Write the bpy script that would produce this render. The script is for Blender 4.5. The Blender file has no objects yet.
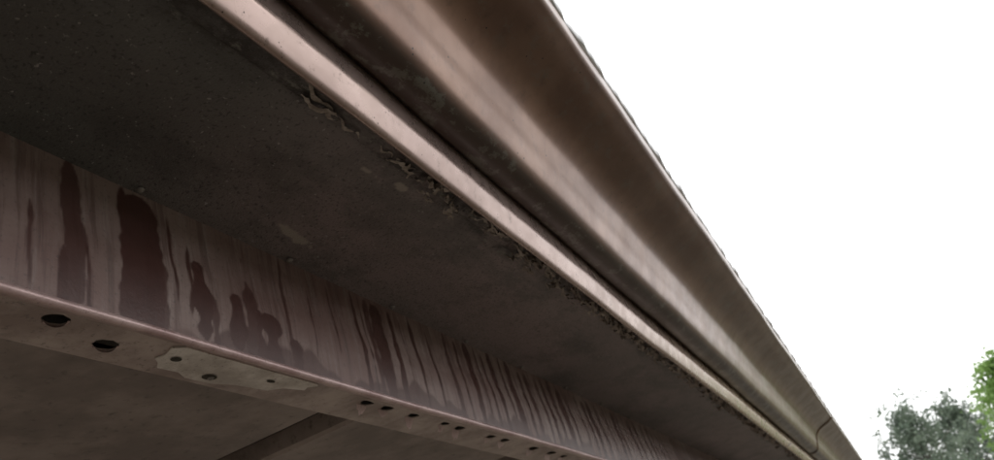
import bpy, bmesh, math, random
import numpy as np
from mathutils import Matrix, Vector
random.seed(7); rng=np.random.default_rng(7)
S=bpy.context.scene
H=2.1           # eye height; eave cross-section coordinates below are relative to it
Y0,Y1=-3.0,9.0
C=bpy.context.collection
S.view_settings.view_transform='Standard'; S.view_settings.look='None'; S.view_settings.exposure=0

# ---------------------------------------------------------------- materials
class M:
    def __init__(s,name):
        s.m=bpy.data.materials.new(name); s.m.use_nodes=True
        s.t=s.m.node_tree; s.b=s.t.nodes['Principled BSDF']; s.n=s.t.nodes; s.l=s.t.links
        s.co=s.n.new('ShaderNodeTexCoord').outputs['Object']
    def noise(s,scale,detail=6,rough=.6,stretch=None,dist=0):
        n=s.n.new('ShaderNodeTexNoise'); n.inputs['Scale'].default_value=scale
        n.inputs['Detail'].default_value=detail; n.inputs['Roughness'].default_value=rough
        n.inputs['Distortion'].default_value=dist
        v=s.co
        if stretch:
            mp=s.n.new('ShaderNodeMapping'); mp.inputs['Scale'].default_value=stretch
            s.l.new(v,mp.inputs['Vector']); v=mp.outputs['Vector']
        s.l.new(v,n.inputs['Vector']); return n.outputs['Fac']
    def spots(s,scale,r,keep):
        v=s.n.new('ShaderNodeTexVoronoi'); v.inputs['Scale'].default_value=scale; s.l.new(s.co,v.inputs['Vector'])
        sep=s.n.new('ShaderNodeSeparateColor'); s.l.new(v.outputs['Color'],sep.inputs[0])
        return s.mul(s.inv(v.outputs['Distance'],r),s.ramp(sep.outputs[0],keep,keep+.01))
    def inv(s,v,r):
        m=s.n.new('ShaderNodeMath'); m.operation='LESS_THAN'; s.l.new(v,m.inputs[0]); m.inputs[1].default_value=r; return m.outputs[0]
    def ycoord(s):
        sp=s.n.new('ShaderNodeSeparateXYZ'); s.l.new(s.co,sp.inputs[0]); return sp.outputs[1]
    def ramp(s,v,a,b,lo=0.,hi=1.):
        r=s.n.new('ShaderNodeMapRange'); r.inputs['From Min'].default_value=a; r.inputs['From Max'].default_value=b
        r.inputs['To Min'].default_value=lo; r.inputs['To Max'].default_value=hi; r.interpolation_type='SMOOTHSTEP'
        s.l.new(v,r.inputs['Value']); return r.outputs['Result']
    def attr(s,name):
        a=s.n.new('ShaderNodeAttribute'); a.attribute_name=name; return a.outputs['Fac']
    def mul(s,a,b,op='MULTIPLY'):
        m=s.n.new('ShaderNodeMath'); m.operation=op
        for i,x in enumerate((a,b)):
            if isinstance(x,(int,float)): m.inputs[i].default_value=x
            else: s.l.new(x,m.inputs[i])
        return m.outputs[0]
    def mix(s,f,a,b):
        m=s.n.new('ShaderNodeMix'); m.data_type='RGBA'
        if isinstance(f,(int,float)): m.inputs[0].default_value=f
        else: s.l.new(f,m.inputs[0])
        for i,x in ((6,a),(7,b)):
            if isinstance(x,tuple): m.inputs[i].default_value=(*x,1)
            else: s.l.new(x,m.inputs[i])
        return m.outputs[2]
    def set(s,k,v):
        if isinstance(v,tuple): s.b.inputs[k].default_value=(*v,1)
        elif isinstance(v,(int,float)): s.b.inputs[k].default_value=v
        else: s.l.new(v,s.b.inputs[k])
    def bump(s,h,strength=.3,dist=.001):
        b=s.n.new('ShaderNodeBump'); b.inputs['Strength'].default_value=strength; b.inputs['Distance'].default_value=dist
        s.l.new(h,b.inputs['Height']); s.l.new(b.outputs['Normal'],s.b.inputs['Normal'])

def mat_gutter():
    m=M('bronze_gutter_paint')
    c=m.mix(m.ramp(m.noise(9,5),.35,.65),(.170,.090,.058),(.230,.132,.088))
    c=m.mix(m.ramp(m.ycoord(),1.2,3.2,0,.55),c,(.20,.135,.058))        # olive tree reflection painted in towards the far end
    c=m.mix(m.ramp(m.noise(45,8,.7),.50,.75,0,.45),c,(.070,.042,.030))
    g=m.attr('grime_shade')
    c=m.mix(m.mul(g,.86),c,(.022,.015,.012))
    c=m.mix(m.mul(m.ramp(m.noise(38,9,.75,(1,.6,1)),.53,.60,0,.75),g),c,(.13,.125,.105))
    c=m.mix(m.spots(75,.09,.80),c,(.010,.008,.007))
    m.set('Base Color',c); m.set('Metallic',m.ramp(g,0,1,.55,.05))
    m.set('Roughness',m.ramp(m.noise(14,8,.7),.3,.7,.28,.42)); m.set('Specular IOR Level',.5)
    m.set('Coat Weight',m.ramp(g,0,1,.28,.0)); m.set('Coat Roughness',.22); m.set('Coat IOR',1.5)
    m.bump(m.noise(600,3),.08,.0005); return m.m
def mat_trim():
    m=M('bronze_fascia_paint')
    c=m.mix(m.ramp(m.noise(12,6,.6,(1,.3,1)),.35,.7),(.32,.235,.208),(.42,.32,.285))
    c=m.mix(m.ramp(m.ycoord(),.9,2.6,0,.75),c,(.32,.235,.118))  # reflected grass and tree tone mixed into the paint along the run
    c=m.mix(m.ramp(m.noise(70,8,.75),.56,.70,0,.7),c,(.09,.065,.05))
    c=m.mix(m.spots(160,.12,.75),c,(.02,.016,.014))
    m.set('Base Color',c); m.set('Metallic',.6); m.set('Roughness',m.ramp(m.noise(30,6),.3,.7,.22,.38))
    m.bump(m.noise(300,4),.12,.0005); return m.m
def mat_soffit():
    m=M('weathered_soffit_paint')
    c=m.mix(m.ramp(m.noise(3.2,5,.6),.35,.65),(.150,.126,.124),(.225,.178,.178))
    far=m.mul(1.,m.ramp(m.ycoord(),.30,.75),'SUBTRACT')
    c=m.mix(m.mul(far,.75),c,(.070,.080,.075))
    c=m.mix(m.ramp(m.noise(10,9,.75,(1,.5,1)),.44,.64,0,.6),c,(.052,.050,.047))
    c=m.mix(m.ramp(m.noise(260,3,.6),.54,.68,0,.75),c,(.028,.027,.026))
    c=m.mix(m.ramp(m.noise(190,4,.6),.64,.70,0,.7),c,(.36,.34,.33))
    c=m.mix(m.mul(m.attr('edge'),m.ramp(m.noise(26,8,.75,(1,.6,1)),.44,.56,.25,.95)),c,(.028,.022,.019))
    c=m.mix(m.mul(m.attr('edge'),m.ramp(m.noise(50,8,.75,(1,.5,1)),.56,.62,0,.6)),c,(.22,.215,.19))
    c=m.mix(m.attr('patch'),c,(.34,.30,.26))
    m.set('Base Color',c); m.set('Roughness',.5)
    m.bump(m.noise(420,4,.6),.7,.0016); return m.m
def mat_beam():
    m=M('stained_beam_paint')
    c=m.mix(m.ramp(m.noise(7,6,.65,(1,.5,1)),.35,.65),(.155,.096,.084),(.225,.168,.150))
    c=m.mix(m.ramp(m.noise(30,8,.7,(1,3,.25)),.5,.75,0,.5),c,(.31,.28,.26))
    c=m.mix(m.ramp(m.noise(44,8,.7,(1,2.2,.12)),.48,.64,0,.6),c,(.080,.044,.038))
    c=m.mix(m.ramp(m.noise(240,3,.6),.55,.75,0,.5),c,(.06,.05,.046))
    st=m.attr('stain')
    c=m.mix(st,c,m.mix(m.noise(60,4,.6),(.034,.012,.009),(.074,.030,.025)))
    m.set('Base Color',c); m.set('Roughness',m.ramp(st,0,1,.48,.34))
    m.bump(m.noise(300,4,.6),.3,.0008); return m.m
def mat_plain(name,a,b,rough=.6,scale=20,spot=None,metal=0):
    m=M(name); c=m.mix(m.ramp(m.noise(scale,7,.65),.35,.65),a,b)
    if spot: c=m.mix(m.ramp(m.noise(scale*9,5,.7),.55,.72,0,.7),c,spot)
    m.set('Base Color',c); m.set('Roughness',rough); m.set('Metallic',metal)
    m.bump(m.noise(scale*14,4),.25,.001); return m.m
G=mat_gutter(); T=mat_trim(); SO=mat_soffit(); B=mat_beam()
LIP=mat_plain('beam_lip_paint',(.32,.215,.205),(.45,.33,.315),.32,25,(.10,.07,.065),.3)
FL=mat_plain('flange_painted_metal',(.22,.160,.142),(.40,.32,.295),.5,14,(.08,.055,.048))
PL=mat_plain('bare_splice_plate_metal',(.38,.33,.30),(.60,.55,.52),.5,26,(.12,.085,.07),.1)
CE=mat_plain('porch_ceiling_vinyl',(.150,.115,.102),(.26,.208,.188),.6,7,(.06,.045,.038))
DK=mat_plain('dark_cavity_wood',(.03,.025,.02),(.05,.04,.03),.9)
FK=mat_plain('peeling_paint',(.19,.155,.13),(.40,.35,.31),.6,90,(.03,.024,.02))
SH=mat_plain('asphalt_shingle',(.06,.055,.05),(.12,.11,.10),.9,30,(.03,.03,.03))
GM=mat_plain('leaf_guard_mesh_metal',(.60,.61,.62),(.78,.79,.80),.35,60,(.25,.25,.25),.2)
SD=mat_plain('vinyl_siding_beige',(.42,.38,.31),(.5,.46,.38),.55,4)
WH=mat_plain('white_porch_paint',(.7,.69,.66),(.8,.79,.76),.5,6)
CO=mat_plain('concrete',(.25,.24,.22),(.35,.34,.31),.85,6,(.18,.17,.16))

# ---------------------------------------------------------------- mesh helpers
def obj(name,verts,faces,mat,parent=None,smooth=True):
    me=bpy.data.meshes.new(name); me.from_pydata([tuple(map(float,v)) for v in verts],[],faces); me.update()
    if smooth: me.shade_smooth()
    if mat: me.materials.append(mat)
    o=bpy.data.objects.new(name,me); C.objects.link(o)
    if parent: o.parent=parent
    return o
def empty(name):
    e=bpy.data.objects.new(name,None); C.objects.link(e); return e
def catmull(p,n=6):
    p=[np.array(q,float) for q in p]; q=[2*p[0]-p[1]]+p+[2*p[-1]-p[-2]]; out=[]
    for i in range(1,len(q)-2):
        for k in range(n):
            t=k/n; out.append(.5*((2*q[i])+(-q[i-1]+q[i+1])*t+(2*q[i-1]-5*q[i]+4*q[i+1]-q[i+2])*t*t+(-q[i-1]+3*q[i]-3*q[i+1]+q[i+2])*t**3))
    out.append(p[-1]); return out
def ylist(a,b,fine=.02):
    ys=[a]; y=a
    while y<b:
        d=fine if 0<y<2.5 else fine*5
        y=min(b,y+d); ys.append(y)
    return ys
def extrude(name,prof,mat,parent=None,a=Y0,b=Y1,wob=.0006,fine=.02,thick=0,close=False,attr=None,seed=0):
    ys=ylist(a,b,fine); n=len(prof); V=[];F=[]
    r=np.random.default_rng(seed+11); ph=r.uniform(0,6.28,6)
    for y in ys:
        wx=wob*(math.sin(y*4.1+ph[0])+.6*math.sin(y*11+ph[1])+.3*math.sin(y*31+ph[2]))
        wz=wob*(math.sin(y*3.3+ph[3])+.6*math.sin(y*9+ph[4])+.3*math.sin(y*27+ph[5]))
        for (x,z) in prof: V.append((x+wx,y,z+wz+H))
    m=n if close else n-1
    for i in range(len(ys)-1):
        for j in range(m):
            k=(j+1)%n; F.append((i*n+j,i*n+k,(i+1)*n+k,(i+1)*n+j))
    o=obj(name,V,F,mat,parent)
    if attr:
        at=o.data.attributes.new(attr[0],'FLOAT','POINT')
        at.data.foreach_set('value',np.tile(np.array([attr[1](x,z) for x,z in prof]),len(ys)))
    if thick:
        s=o.modifiers.new('s','SOLIDIFY'); s.thickness=thick; s.offset=0
    return o
def box(name,x0,x1,y0,y1,z0,z1,mat,parent=None,bev=.003):
    bm=bmesh.new(); bmesh.ops.create_cube(bm,size=1)
    for v in bm.verts: v.co=Vector(((x0+x1)/2+v.co.x*(x1-x0),(y0+y1)/2+v.co.y*(y1-y0),(z0+z1)/2+v.co.z*(z1-z0)))
    if bev: bmesh.ops.bevel(bm,geom=bm.edges[:],offset=bev,segments=2,affect='EDGES')
    me=bpy.data.meshes.new(name); bm.to_mesh(me); bm.free(); me.materials.append(mat)
    o=bpy.data.objects.new(name,me); C.objects.link(o)
    if parent:o.parent=parent
    return o

# ---------------------------------------------------------------- gutter
gutter=empty('roof_gutter')
gp=[(-.262,.75),(-.262,.62),(-.262,.545)]
cur=catmull([(-.256,.5405),(-.240,.5400),(-.2265,.5425),(-.2160,.551),(-.2075,.568),(-.1995,.592),(-.1885,.613),(-.170,.629),(-.146,.6385),(-.118,.6475),(-.100,.657)],7)
lip=[(-.095,.660),(-.094,.664),(-.094,.690),(-.096,.693),(-.104,.693),(-.106,.688)]
gp=gp+[tuple(c) for c in cur]+lip
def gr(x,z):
    return max(0,min(1,(-.214-x)/.010)) if z<.6 else max(0,min(.38,(x+.180)/.08))  # dirt on the bottom; on the front overhang, shade painted in towards the lip
extrude('gutter_trough',gp,G,gutter,thick=.0012,wob=.0009,attr=('grime_shade',gr))
for yy,w in ((4.05,.08),(-1.2,.08)):
    c=[(x,z) for x,z in gp[3:]]
    off=[]
    for i,(x,z) in enumerate(c):
        a=c[max(0,i-1)]; b=c[min(len(c)-1,i+1)]; t=np.array(b)-np.array(a); t=t/np.linalg.norm(t)
        off.append((x+t[1]*.0018,z-t[0]*.0018))
    extrude('gutter_lap_joint',off[:-4],G,gutter,a=yy,b=yy+w,wob=.0002,thick=.001,attr=('grime_shade',gr))
V=[];F=[];ys=np.arange(Y0,Y1,.006)
def wn(y,s): return math.sin(y*37+s)+.7*math.sin(y*83+2*s)+.5*math.sin(y*171+3*s)
for i,y in enumerate(ys):
    k=.0016*wn(y,1.)*(.4+.6*math.sin(y*6.)**2)
    V+= [(-.20,y,.70+H),(-.105,y,.6975+H),(-.0925+k,y,.6965+H+k*.5),(-.0905+k,y,.708+H+k)]
    if i:
        for j in range(3): F.append((4*(i-1)+j,4*(i-1)+j+1,4*i+j+1,4*i+j))
obj('leaf_guard',V,F,GM,gutter)

# ---------------------------------------------------------------- fascia trim
trimp=catmull([(-.2765,.500),(-.2760,.482),(-.2735,.4755),(-.2695,.4745),(-.2660,.4775),(-.2622,.486),(-.2594,.494),(-.2578,.500),(-.2580,.505),(-.2600,.509),(-.2635,.513)],6)
trimp=[tuple(c) for c in trimp]+[(-.2645,.5385),(-.2655,.62),(-.2655,.76)]
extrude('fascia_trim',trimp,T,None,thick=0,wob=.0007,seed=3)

# ---------------------------------------------------------------- soffit
def grid_sheet(name,us,ys,fn,mat,attrs,parent=None):
    nu=len(us); U,Yg=np.meshgrid(us,ys)
    P=fn(U.ravel(),Yg.ravel())
    F=[(i*nu+j,i*nu+j+1,(i+1)*nu+j+1,(i+1)*nu+j) for i in range(len(ys)-1) for j in range(nu-1)]
    o=obj(name,P,F,mat,parent)
    for k,f in attrs.items():
        at=o.data.attributes.new(k,'FLOAT','POINT'); at.data.foreach_set('value',f(U.ravel(),Yg.ravel()).astype(np.float32))
    return o
ph=rng.uniform(0,6.28,(12,))
fr=rng.uniform(60,420,(12,2))
def nz(u,v,f=1.):
    s=0
    for i in range(12): s=s+np.sin(fr[i,0]*f*u*(1 if i%2 else -1)+fr[i,1]*f*v+ph[i])/(1+i*.15)
    return s/4.
ysf=np.concatenate([np.arange(Y0,.2,.1),np.arange(.2,1.8,.0018),np.arange(1.8,3.2,.005),np.arange(3.2,Y1+.1,.1)])
def patch(x,y):
    out=np.zeros_like(x)
    for (cx,cy,rx,ry,ang) in ((-.462,.640,.007,.034,.25),(-.322,.655,.006,.012,0),(-.33,.60,.003,.009,0)):
        dx=x-cx; dy=y-cy; a=dx*math.cos(ang)+dy*math.sin(ang)*.6; 
        d=(a/rx)**2+(dy/ry)**2+nz(x,y)*.5
        out=np.maximum(out,np.clip((1-d)*3,0,1)*.8)
    return out
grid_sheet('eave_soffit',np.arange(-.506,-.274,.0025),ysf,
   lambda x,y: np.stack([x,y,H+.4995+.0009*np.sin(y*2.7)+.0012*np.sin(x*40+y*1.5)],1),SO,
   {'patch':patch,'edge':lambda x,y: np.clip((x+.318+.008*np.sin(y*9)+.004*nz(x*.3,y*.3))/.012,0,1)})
extrude('soffit_edge_channel',[(-.302,.4992),(-.3015,.4955),(-.300,.4945),(-.2775,.4938)],SO,bpy.data.objects['eave_soffit'],wob=.0005,seed=5,attr=('edge',lambda x,z:1.))

# ---------------------------------------------------------------- beam
beam=empty('porch_beam')
drips=[ # y, half width, top(h 0..1), bottom, raggedness
 (.383,.0115,1.,.02,.15),(.372,.006,.35,.0,.2),(.397,.004,.50,.0,.2),(.345,.004,.6,.05,.2),(.455,.026,.97,.0,.15),(.437,.010,.98,.02,.2),(.476,.008,.5,.0,.3),(.492,.003,.9,.3,.2),
 (.525,.013,.62,.1,.9),(.540,.008,.38,.05,.9),(.512,.004,.75,.2,.4),
 (.572,.013,.46,.04,.8),(.592,.011,.62,.0,.8),(.603,.009,.40,.0,.8),(.622,.020,.40,.0,.8),(.655,.004,1.,.12,.3),(.662,.013,.25,.0,.9),(.70,.003,.8,.2,.3),(.745,.0025,.95,.3,.3),
 (.799,.0055,1.,.0,.3),(.815,.003,.97,.06,.3),(.828,.008,.97,.0,.3),(.849,.016,.96,.0,.25),(.885,.008,.95,.0,.3),(.91,.003,.95,.1,.3),(.94,.006,.95,.0,.3),(.985,.004,.9,.1,.3),
 (1.04,.009,1.,.0,.3),(1.072,.006,.95,.0,.3),(1.11,.011,1.,.0,.3),(1.14,.004,1.,.0,.3),(1.165,.007,.95,.0,.3),(1.197,.011,1.,.0,.3),(1.235,.005,1.,.0,.3),(1.264,.014,1.,.0,.3)]
y=1.31
while y<5:
    drips.append((y,random.uniform(.005,.017),random.uniform(.9,1.),random.uniform(0,.05),.3)); y+=random.uniform(.028,.065)
def stain(h,y):
    out=np.zeros_like(h)
    for k,(c,w,t,b,r) in enumerate(drips):
        cc=c+.0016*np.sin(h*5+k)+.0006*np.sin(h*17+2*k)
        ww=w*(.82+.16*np.sin(h*3.3+k*1.7)+r*.30*np.sin(h*19+k)+.04*np.sin(h*51+k))
        ww=ww*np.clip((t-h)/.10,0,1)**.4
        ww=ww*np.clip((h-b+.1)/.1,0,1)
        d=(ww-np.abs(y-cc)+r*.0022*nz(h*.15,y*.6))/.0016
        out=np.maximum(out,np.clip(d,0,1)*(.84+.14*np.sin(k*2.1)**2))
    bd=np.clip((.12+.07*np.sin(y*21+1)+.05*np.sin(y*57)+.03*np.sin(y*140)-h)/.03,0,1)*np.clip((y-.48)/.04,0,1)*np.clip((2.4-y)/.9,0,1)
    return np.maximum(out,bd*.7)
def bface(h,y):
    x=-.5045+.0045*(1/(1+np.exp((h-.52)/.06)))+.0015*np.sin(h*3.1)
    return np.stack([x+.0006*np.sin(y*5),y,H+.352+h*.149],1)
grid_sheet('beam_face',np.linspace(0,1,76),ysf,bface,B,{'stain':stain},beam)
R=.0045
lipp=[(-.5015+R*math.cos(a)+.001,.3495+R*math.sin(a)) for a in np.linspace(math.radians(100),math.radians(-140),14)]+[(-.508,.3478)]
extrude('beam_lower_lip',lipp,LIP,beam,wob=.0007,seed=9,fine=.01)
fz=.3485
box('beam_bottom_flange',-.569,-.5062,Y0,Y1,H+fz,H+fz+.0015,FL,beam,bev=0)
holes=[(-.523,.385,.010),(-.541,.447,.0105)]
for yy in (.815,.86,.925,1.01,1.055,1.16,1.21,1.33,1.41,1.47,1.62,1.75,1.83,2.0,2.1,2.3,2.5): holes.append((-.5190+random.uniform(-.001,.0005),yy,random.uniform(.009,.0125)))
bm=bmesh.new()
for (x,y,r) in holes:
    s=16; half=y>.7
    pts=[(x+r*(.82+.18*random.random())*math.cos(t)*(1 if not half or math.cos(t)<0 else .35),y+r*1.3*(.82+.18*random.random())*math.sin(t)) for t in np.linspace(0,2*math.pi,s,endpoint=False)]
    lo=[bm.verts.new((a,b,H+fz-.01)) for a,b in pts]; hi=[bm.verts.new((a,b,H+fz+.012)) for a,b in pts]
    bm.faces.new(lo[::-1]); bm.faces.new(hi)
    for i in range(s): bm.faces.new((lo[i],lo[(i+1)%s],hi[(i+1)%s],hi[i]))
me=bpy.data.meshes.new('cut'); bm.to_mesh(me); bm.free(); cut=bpy.data.objects.new('cut',me); C.objects.link(cut)
fl=bpy.data.objects['beam_bottom_flange']
md=fl.modifiers.new('b','BOOLEAN'); md.object=cut; md.operation='DIFFERENCE'; md.solver='EXACT'
dg=bpy.context.evaluated_depsgraph_get(); nm=bpy.data.meshes.new_from_object(fl.evaluated_get(dg)); fl.modifiers.clear(); fl.data=nm
bpy.data.objects.remove(cut)
V=[];F=[]
for (x,y,r) in holes:
    n=11; base=len(V)
    if y>.7:    # torn half-moon flap bent down at the inner side of each punch
        dd=random.uniform(.007,.014); sk_=random.uniform(-.5,.5)
        for i in range(n):
            t=-1+2*i/(n-1); hgt=dd*math.sqrt(max(0,1-t*t))*(.55+.6*random.random())*(1+sk_*t)
            V.append((x-r*.9,y+r*1.3*t,H+fz-.0003)); V.append((x-r*.9-.6*hgt,y+r*1.1*t+random.gauss(0,.001),H+fz-.0003-hgt))
            if i: F.append((base+2*i-2,base+2*i-1,base+2*i+1,base+2*i))
    else:
        for i in range(n):
            t=1.2+i/(n-1)*2.6; d=.003*math.sin(math.pi*i/(n-1)); ca,sa=math.cos(t),math.sin(t)*1.2
            V.append((x+r*ca,y+r*sa,H+fz)); V.append((x+(r-.002)*ca,y+(r-.002)*sa,H+fz-d))
            if i: F.append((base+2*i-2,base+2*i-1,base+2*i+1,base+2*i))
obj('punched_tabs',V,F,LIP,beam,False)
box('beam_core',-.566,-.512,Y0,Y1,H+.365,H+.497,DK,beam,bev=0)
bm=bmesh.new()
def plate(pts,z0,z1):
    lo=[bm.verts.new((a,b,H+z0)) for a,b in pts]; hi=[bm.verts.new((a,b,H+z1)) for a,b in pts]
    bm.faces.new(lo[::-1]); bm.faces.new(hi); s=len(pts)
    for i in range(s): bm.faces.new((lo[i],lo[(i+1)%s],hi[(i+1)%s],hi[i]))
plate([(-.5085,.51),(-.5085,.60),(-.5085,.70),(-.512,.706),(-.520,.697),(-.527,.700),(-.534,.672),(-.546,.660),(-.551,.615),(-.559,.59),(-.560,.555),(-.553,.540),(-.554,.515),(-.545,.508),(-.540,.500),(-.530,.503),(-.516,.498)],fz-.0020,fz-.0006)
me=bpy.data.meshes.new('splice_plate'); bm.to_mesh(me); bm.free(); me.materials.append(PL)
sp=bpy.data.objects.new('splice_plate',me); C.objects.link(sp); sp.parent=beam
def disc(x,y,z,rx,ry,n=14,dome=0.):
    b=len(V); V.append((x,y,z-dome))
    for ring,(q,dz) in enumerate(((.6,.75),(1.,0.))):
        for i in range(n):
            t=2*math.pi*i/n; V.append((x+rx*q*math.cos(t),y+ry*q*math.sin(t),z-dome*dz))
    for i in range(n):
        j=(i+1)%n; F.append((b,b+1+i,b+1+j)); F.append((b+1+i,b+1+n+i,b+1+n+j,b+1+j))
V=[];F=[]
for x,y,rx,ry in ((-.531,.517,.0045,.006),(-.547,.575,.006,.009),(-.526,.643,.003,.006)):
    disc(x,y,H+fz-.0027,rx,ry)
obj('plate_slots',V,F,DK,beam)
V=[];F=[]
disc(-.5475,.577,H+fz-.0032,.0036,.0036,12,.0022)
yy=.452
while yy<6: 
    disc(-.4965+random.uniform(-.001,.001),yy,H+.4975,.0042,.0042,12,.003); yy+=.218
obj('screw_heads',V,F,mat_plain('dusty_screw',(.13,.115,.11),(.22,.20,.185),.6,200),beam)

# ---------------------------------------------------------------- porch ceiling panels
ceil=empty('porch_ceiling')
ye=[-3.0,-2.46,-1.91,-1.36,-.81,-.26,.29,.87]
while ye[-1]<8.4: ye.append(ye[-1]+.55)
for a,b in zip(ye[:-1],ye[1:]):
    pr=[(a+.004,.392),(a+.006,.366),(a+.012,.362),(b-.066,.362),(b-.060,.366),(b-.058,.392)]
    V=[];F=[]
    for i,x in enumerate(np.linspace(-.571,-2.2,30)):
        for (yv,z) in pr: V.append((x,yv,H+z+.0015*math.sin(x*7+yv*3)))
        if i:
            for j in range(5): F.append((6*(i-1)+j,6*(i-1)+j+1,6*i+j+1,6*i+j))
    obj('ceiling_panel',V,F,CE,ceil,False)
box('ceiling_backing',-2.2,-.571,Y0,Y1,H+.397,H+.405,DK,ceil,0)

# ---------------------------------------------------------------- flakes of peeling paint along the fascia trim
V=[];F=[]
def flake(x,y,L,W,droop,yaw,seed):
    r=random.Random(seed); b=len(V); n=13
    c,s=math.cos(yaw),math.sin(yaw); ph=r.uniform(0,6)
    for i in range(n):
        t=i/(n-1); w=W*math.sin(math.pi*(.08+.88*t))*(.5+.8*r.random())
        cx=L*(t-.5); dz=droop*(.2+math.sin(math.pi*t)*(.5+.5*r.random())+.25*math.sin(7*t+seed)); sw=.0028*math.sin(9*t+ph)
        for q in (-1,0,1):
            ox=cx+r.uniform(-.1,.1)*w; oy=q*w+sw
            V.append((x-s*ox+c*oy,y+c*ox+s*oy,H+.4940-dz-(.45*droop*(q+1)*r.random())))
    for i in range(n-1):
        for q in range(2): F.append((b+3*i+q,b+3*i+q+1,b+3*i+4+q,b+3*i+3+q))
sd=0
def cluster(y0,y1,n,x0=-.312,x1=-.283,L=(.008,.03),D=(.002,.008),W=(.0012,.0042),yw=.45):
    global sd
    for i in range(n):
        sd+=1; flake(random.uniform(x0,x1),random.uniform(y0,y1),random.uniform(*L),random.uniform(*W),random.uniform(*D),random.gauss(0,yw),sd)
cluster(.46,.54,4,-.298,-.286,(.03,.055),(.002,.006),(.002,.004),.2)
cluster(.56,.64,4,-.296,-.284,(.015,.04),(.002,.005))
cluster(.64,.74,15,-.309,-.281,(.008,.035),(.003,.009)); cluster(.74,.88,12,-.297,-.281,(.02,.05)); cluster(.88,1.15,36,-.305,-.280,(.01,.04),(.003,.011)); cluster(1.15,1.7,85,-.301,-.279,(.012,.04),(.003,.011)); cluster(1.7,3.2,170,-.299,-.279,(.02,.06),(.003,.012)); cluster(3.2,6,120,-.299,-.279,(.02,.08),(.004,.012))
obj('peeling_paint_flakes',V,F,FK,None,True)

# ---------------------------------------------------------------- house body, roof, porch
house=empty('house')
V=[];F=[]
x,z=-.215,.735
while x>-3.4:
    x2=x-.14; z2=z+.14*.30
    b=len(V); V+=[(x,Y0-.1,H+z-.006),(x,Y1+.1,H+z-.006),(x,Y0-.1,H+z+.004),(x,Y1+.1,H+z+.004),(x2-.02,Y0-.1,H+z2+.004),(x2-.02,Y1+.1,H+z2+.004)]
    F+=[(b,b+1,b+3,b+2),(b+2,b+3,b+5,b+4)]
    x,z=x2,z2
obj('roof_shingles',V,F,SH,house,False)
V=[(-.24,Y0,H+.722),(-.24,Y1,H+.722),(-3.5,Y0,H+1.70),(-3.5,Y1,H+1.70),(-3.5,Y0,H+.42),(-3.5,Y1,H+.42)]
obj('roof_deck',V,[(0,1,3,2),(2,3,5,4)],DK,house,False)
box('fascia_board',-.285,-.2672,Y0,Y1,H+.505,H+.725,DK,house,0)
nb=14; V=[];F=[]
for i in range(nb+1):
    z=.35+i*(H+.02)/nb; b=len(V)
    V+=[(-2.19,Y0,z),(-2.19,Y1,z),(-2.205,Y0,z+(H+.02)/nb),(-2.205,Y1,z+(H+.02)/nb)]
    F.append((b,b+1,b+3,b+2))
    if i: F.append((b-2,b-1,b+1,b))
obj('siding_wall',V,F,SD,house,False)
box('foundation',-3.5,-2.2,Y0,Y1,0,.35,CO,house)
box('porch_floor',-2.19,-.5,Y0,Y1,0.02,.35,mat_plain('brown_deck_boards',(.10,.07,.05),(.16,.12,.09),.7,5),house)
for yy in (-2.6,8.4):
    box('porch_post',-.56,-.47,yy,yy+.09,.355,H+.345,WH,house,.006)
    box('post_base',-.58,-.45,yy-.02,yy+.11,.352,.50,WH,house,.006)
box('window_frame',-2.195,-2.16,1.2,2.3,1.0,2.1,WH,house,.004)
box('window_glass',-2.165,-2.155,1.27,2.23,1.07,2.03,mat_plain('window_glass_dark',(.02,.025,.03),(.03,.035,.04),.08),house,0)

# ---------------------------------------------------------------- ground
m=M('grass_ground')
c=m.mix(m.ramp(m.noise(.6,6),.35,.65),(.060,.056,.036),(.090,.079,.055))
c=m.mix(m.ramp(m.noise(14,8,.7),.4,.7,0,.5),c,(.105,.076,.060))
m.set('Base Color',c); m.set('Roughness',.9); m.bump(m.noise(40,6),.6,.03)
n=40; V=[];F=[]
gx=np.sign(np.linspace(-1,1,n))*np.abs(np.linspace(-1,1,n))**2.2*900
for a in gx:
    for b in gx: V.append((a,b,(0 if math.hypot(a,b)<25 else .35*math.sin(a*.03)*math.cos(b*.021))))
for i in range(n-1):
    for j in range(n-1): F.append((i*n+j,(i+1)*n+j,(i+1)*n+j+1,i*n+j+1))
obj('ground',V,F,m.m)

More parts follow.
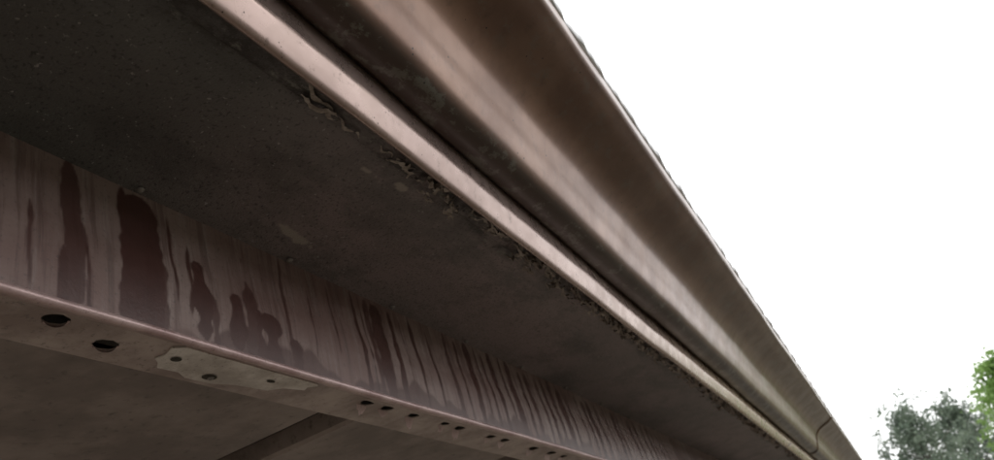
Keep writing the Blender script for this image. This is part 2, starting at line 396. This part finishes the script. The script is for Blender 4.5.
# ---------------------------------------------------------------- trees
def leafmat(name,a,b):
    m=M(name)
    c=m.mix(m.ramp(m.noise(.9,4),.35,.65),a,b); m.set('Base Color',c); m.set('Roughness',.6)
    tr=m.n.new('ShaderNodeBsdfTranslucent'); m.l.new(c,tr.inputs['Color'])
    mx=m.n.new('ShaderNodeMixShader'); mx.inputs[0].default_value=.45
    m.l.new(m.b.outputs[0],mx.inputs[1]); m.l.new(tr.outputs[0],mx.inputs[2]); m.l.new(mx.outputs[0],m.n['Material Output'].inputs['Surface'])
    return m.m
bark=mat_plain('bark',(.09,.075,.06),(.15,.125,.10),.9,8)
def tree(name,px,py,h,rad,lm,leaf,nl,seed,base=.25,nc=70):
    r=np.random.default_rng(seed); root=empty(name); root.location=(px,py,0)
    V=[];F=[]
    def limb(p,q,r0,r1,n=7,seg=5):
        p=np.array(p,float);q=np.array(q,float);d=q-p;d/=np.linalg.norm(d)
        u=np.cross(d,[.3,.9,.1]);u/=np.linalg.norm(u);w=np.cross(d,u);b=len(V)
        bend=r.normal(0,.04,3)*np.linalg.norm(q-p)
        for i in range(seg+1):
            t=i/seg;c=p+(q-p)*t+bend*math.sin(math.pi*t);rr=r0+(r1-r0)*t
            for k in range(n):
                a=2*math.pi*k/n;V.append(tuple(c+rr*(u*math.cos(a)+w*math.sin(a))))
        for i in range(seg):
            for k in range(n):F.append((b+i*n+k,b+i*n+(k+1)%n,b+(i+1)*n+(k+1)%n,b+(i+1)*n+k))
    limb((0,0,-.2),(r.normal(0,.1),r.normal(0,.1),h*.93),h*.018,h*.003,10,12)
    clumps=[]
    for i in range(nc):
        t=base+(1-base)*((i+.5)/nc)**.9
        env=rad*(math.sin(math.pi*min(1,(t-base)/(1-base)*.86+.14))**.7)*r.uniform(.35,1.12)
        a=i*2.4+r.normal(0,.3); z0=h*(t-.12)
        tip=np.array((env*math.cos(a),env*math.sin(a),h*t))
        limb((0,0,z0),tip,h*.005,h*.0010,5,4)
        clumps.append((tip,rad*r.uniform(.12,.24)))
        clumps.append((tip*np.array([.6,.6,1])+r.normal(0,.15,3),rad*r.uniform(.10,.2)))
    obj('trunk_and_limbs',V,F,bark,root)
    per=nl//len(clumps)
    P=[]
    for c,s in clumps:
        for sub in range(6):
            cc=c+r.normal(0,s*.85,3)
            P.append(cc+r.normal(0,1,(per//6,3))*s*np.array([.34,.34,.30]))
    P=np.concatenate(P); N=len(P)
    d1=r.normal(0,1,(N,3)); d1/=np.linalg.norm(d1,axis=1)[:,None]
    d2=np.cross(d1,r.normal(0,1,(N,3))); d2/=np.linalg.norm(d2,axis=1)[:,None]
    sz=(leaf*r.uniform(.5,1.2,N))[:,None]
    q=np.stack([P-d1*sz,P+d2*sz*.5,P+d1*sz,P-d2*sz*.5],1).reshape(-1,3)
    me=bpy.data.meshes.new('foliage'); me.from_pydata(q.tolist(),[],np.arange(4*N).reshape(-1,4).tolist()); me.materials.append(lm)
    o=bpy.data.objects.new('foliage',me); C.objects.link(o); o.parent=root
LM1=leafmat('foliage_grey_green',(.13,.175,.13),(.20,.25,.18)); LM2=leafmat('foliage_fresh_green',(.17,.28,.07),(.24,.38,.11))
tree('poplar_tree',2.8,60,10.4,3.6,LM1,.13,16000,3,.25,64)
tree('poplar_tree.001',6.2,68,10.9,3.2,LM1,.15,13000,5)
tree('maple_tree',6.05,38,7.9,2.6,LM2,.12,17000,8,.15)
tree('maple_tree.001',11.5,52,10,3.6,LM2,.2,8000,9)

# ---------------------------------------------------------------- light
el,az=math.radians(48),math.radians(60)   # sun towards +x,+y
w=bpy.data.worlds.new('World'); S.world=w; w.use_nodes=True; nt=w.node_tree
bg=nt.nodes['Background']; bg.inputs['Strength'].default_value=.135
sk=nt.nodes.new('ShaderNodeTexSky'); sk.sky_type='NISHITA'; sk.sun_disc=False; sk.sun_elevation=el; sk.sun_rotation=az; sk.dust_density=6; sk.air_density=1
hs=nt.nodes.new('ShaderNodeHueSaturation'); hs.inputs['Saturation'].default_value=.35; nt.links.new(sk.outputs[0],hs.inputs['Color'])
ov=nt.nodes.new('ShaderNodeCombineXYZ'); 
for i,v in enumerate((16.7,16.7,16.8)): ov.inputs[i].default_value=v
mx=nt.nodes.new('ShaderNodeMix'); mx.data_type='RGBA'; mx.inputs[0].default_value=.75
nt.links.new(hs.outputs[0],mx.inputs[6]); nt.links.new(ov.outputs[0],mx.inputs[7]); nt.links.new(mx.outputs[2],bg.inputs['Color'])
sl=bpy.data.lights.new('sun','SUN'); sl.energy=.6; sl.angle=math.radians(30); sl.color=(1,.96,.9)
so=bpy.data.objects.new('sun',sl); C.objects.link(so)
dirv=Vector((math.sin(az)*math.cos(el),math.cos(az)*math.cos(el),math.sin(el)))
so.rotation_euler=dirv.to_track_quat('Z','Y').to_euler()

# ---------------------------------------------------------------- camera
cd=bpy.data.cameras.new('camera'); cam=bpy.data.objects.new('camera',cd); C.objects.link(cam)
cd.sensor_width=36; cd.lens=36*777/994; cd.clip_start=.01; cd.clip_end=3000
right=Vector((.8510,.4539,-.2641)).normalized(); fwd=Vector((-.2857,.8220,.4920)); fwd=(fwd-right*fwd.dot(right)).normalized()
up=right.cross(fwd)
R3=Matrix((right,up,-fwd)).transposed()
cam.matrix_world=Matrix.Translation((0,0,H))@R3.to_4x4()
cd.dof.use_dof=True; cd.dof.focus_distance=.72; cd.dof.aperture_fstop=11
S.camera=cam
